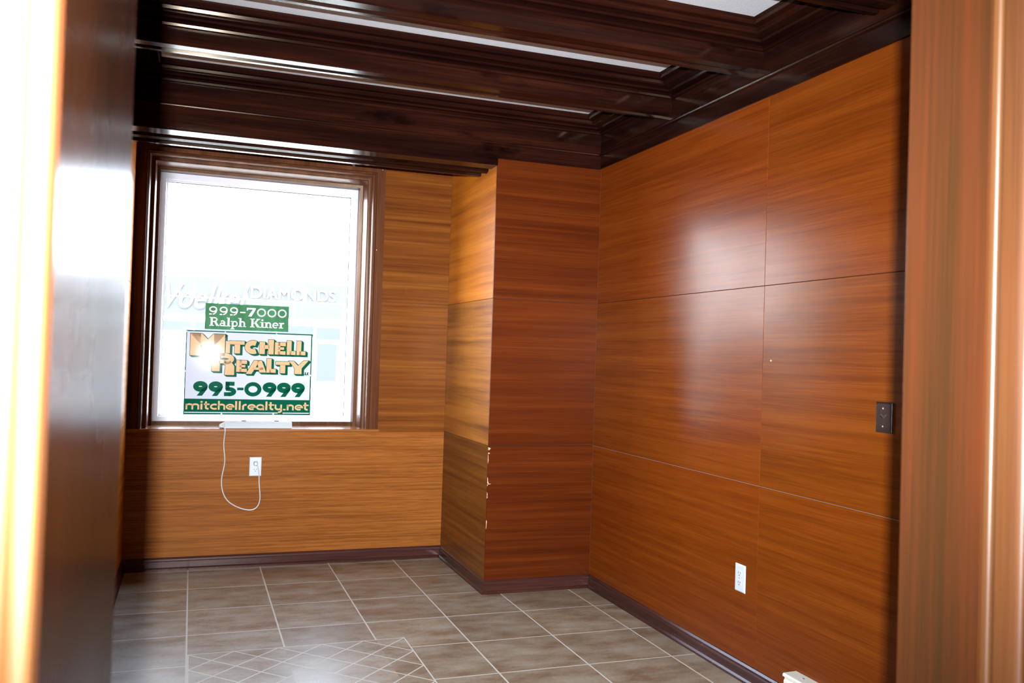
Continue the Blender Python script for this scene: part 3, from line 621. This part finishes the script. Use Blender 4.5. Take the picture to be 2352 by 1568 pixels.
cp = [(0.172, YB+0.050, 0.836), (0.180, YB+0.010, 0.838), (0.196, YB-0.030, 0.833), (0.201, YB-0.038, 0.815), (0.197, YB-0.020, 0.734), (0.206, YB-0.014, 0.63), (0.192, YB-0.012, 0.527), (0.202, YB-0.012, 0.449), (0.236, YB-0.012, 0.392), (0.30, YB-0.012, 0.353),
      (0.363, YB-0.012, 0.339), (0.400, YB-0.014, 0.356), (0.416, YB-0.016, 0.405), (0.408, YB-0.020, 0.50), (0.405, YB-0.026, 0.55), (0.398, YB-0.034, 0.59), (0.392, YB-0.036, 0.608)]
mb = MB(); mb.tube([Vector(p)-Vector((0.395, YB+0.055, 0.826)) for p in smooth_path(cp)], 0.0032, 8); mb.build('cord', M['white_pl'], hd, smooth=True)
mb = MB(); c0 = Vector((0.384, YB-0.0085, 0.6175))-Vector((0.395, YB+0.055, 0.826))
mb.sweep([[(c0.x+a*s, c0.y+d, c0.z+b*s) for a, b in ((-.0105, .012), (.0105, .012), (.0125, .0), (.009, -.012), (0, -.016), (-.009, -.012), (-.0125, 0))] for s, d in ((1, 0), (1, -0.012), (0.72, -0.024))])
mb.build('plug', M['white_pl'], hd, bevel=0.001)

# baseboard heater by the door
ht = empty('baseboard_heater', (XR, 2.20, 0)); tag(ht, 'cream metal baseboard heater at the foot of the right wall', 'heater')
mb = MB(); y0, y1 = -1.0, 0.58
mb.prism([(0, 0.012), (-0.052, 0.012), (-0.058, 0.025), (-0.058, 0.125), (-0.054, 0.130), (-0.054, 0.140), (0, 0.140)], 'y', y0, y1); mb.build('cabinet', M['cream_metal'], ht, bevel=0.001)
mb = MB(); mb.prism([(0, 0.140), (-0.056, 0.138), (-0.062, 0.141), (-0.062, 0.149), (-0.058, 0.153), (0, 0.154)], 'y', y0-0.002, y1+0.002); tp = mb.build('top_panel', M['cream_metal'], ht, bevel=0.001)
mb = MB(); mb.cyl((-0.028, 0.505, 0.153), 'z', 0.006, 0.0025, 14, 0.004); mb.build('screw', M['steel'], ht, smooth=True)
mb = MB(); mb.box(-0.05, -0.005, y0+0.02, y1-0.02, 0, 0.0125); mb.build('foot', M['cream_metal'], ht)

# ------------------------------------------------------------------ across the street
GZ = -0.62
mb = MB(); mb.box(-60, 60, YB+0.36, 60, GZ-0.2, GZ); struct(mb.build('ground', M['street']))
st = empty('storefront', (1.6, 25, GZ)); tag(st, 'pale storefront across the street, washed out by daylight', 'building')
def spart(mb, name, mat, parent=st): 
    mb.v = [(a-1.6, b-25, c-GZ) for a, b, c in mb.v]; return mb.build(name, mat, parent)
mb = MB(); mb.box(-14, 18, 25.02, 29, GZ, 3.7); wall = spart(mb, 'wall', M['white_out'])
mb = MB(); mb.box(-14, 18, 24.0, 25.0, GZ, GZ+0.12); spart(mb, 'pavement', M['walk'])
fas = None
segs = [-1.05, -.36, .0, .72, 1.34, 1.98, 2.62, 2.86, 3.96, 4.9]
mb = MB()
for a, b in zip(segs[:-1], segs[1:]): mb.box(a+.02, b-.02, 24.96, 25.02, 2.66, 3.16)
for a, b in ((-1.05, 0.72), (0.75, 2.6), (2.64, 3.96)): mb.box(a+.02, b-.02, 24.96, 25.02, 2.18, 2.62)
fas = spart(mb, 'fascia', M['blue_out'])
def text(s, x, z, size, name, shear=0.0, off=0.0, sx=1.0):
    cu = bpy.data.curves.new(name, 'FONT'); cu.body = s; cu.size = size; cu.shear = shear; cu.offset = off; cu.extrude = 0.02
    o = bpy.data.objects.new(name, cu); COL.objects.link(o); bpy.context.view_layer.update()
    me = bpy.data.meshes.new_from_object(o.evaluated_get(bpy.context.evaluated_depsgraph_get())); bpy.data.objects.remove(o)
    me.materials.clear(); me.materials.append(M['white_out']); t = bpy.data.objects.new(name, me); COL.objects.link(t); t.parent = st
    t.rotation_euler = (PI/2, 0, 0); t.location = (x-1.6, 24.93-25, z-GZ); t.scale = (sx, 1, 1); return t
text('Voelkel', -0.86, 2.34, 0.92, 'script_lettering', 0.35, 0.0, 0.76)
text('DIAMONDS', 1.42, 2.69, 0.44, 'block_lettering', 0, 0.0, 1.0)
text('COFFEE', -0.83, 1.46, 0.12, 'door_lettering', 0, 0.0, 0.9)
for a, b, c, d in ((-1.05, -.02, 1.73, 1.98), (.05, 3.16, 1.70, 1.98), (3.24, 3.90, 1.62, 1.95), (3.28, 3.82, .45, 1.50), (-1.0, -.15, .2, 1.56), (.1, 3.1, .0, 1.6)):
    mb = MB(); mb.box(a, b, 24.97, 25.02, c, d); spart(mb, 'shop_window', M['shopglass'] if c > 1.6 or a > 3 else M['white_out'])
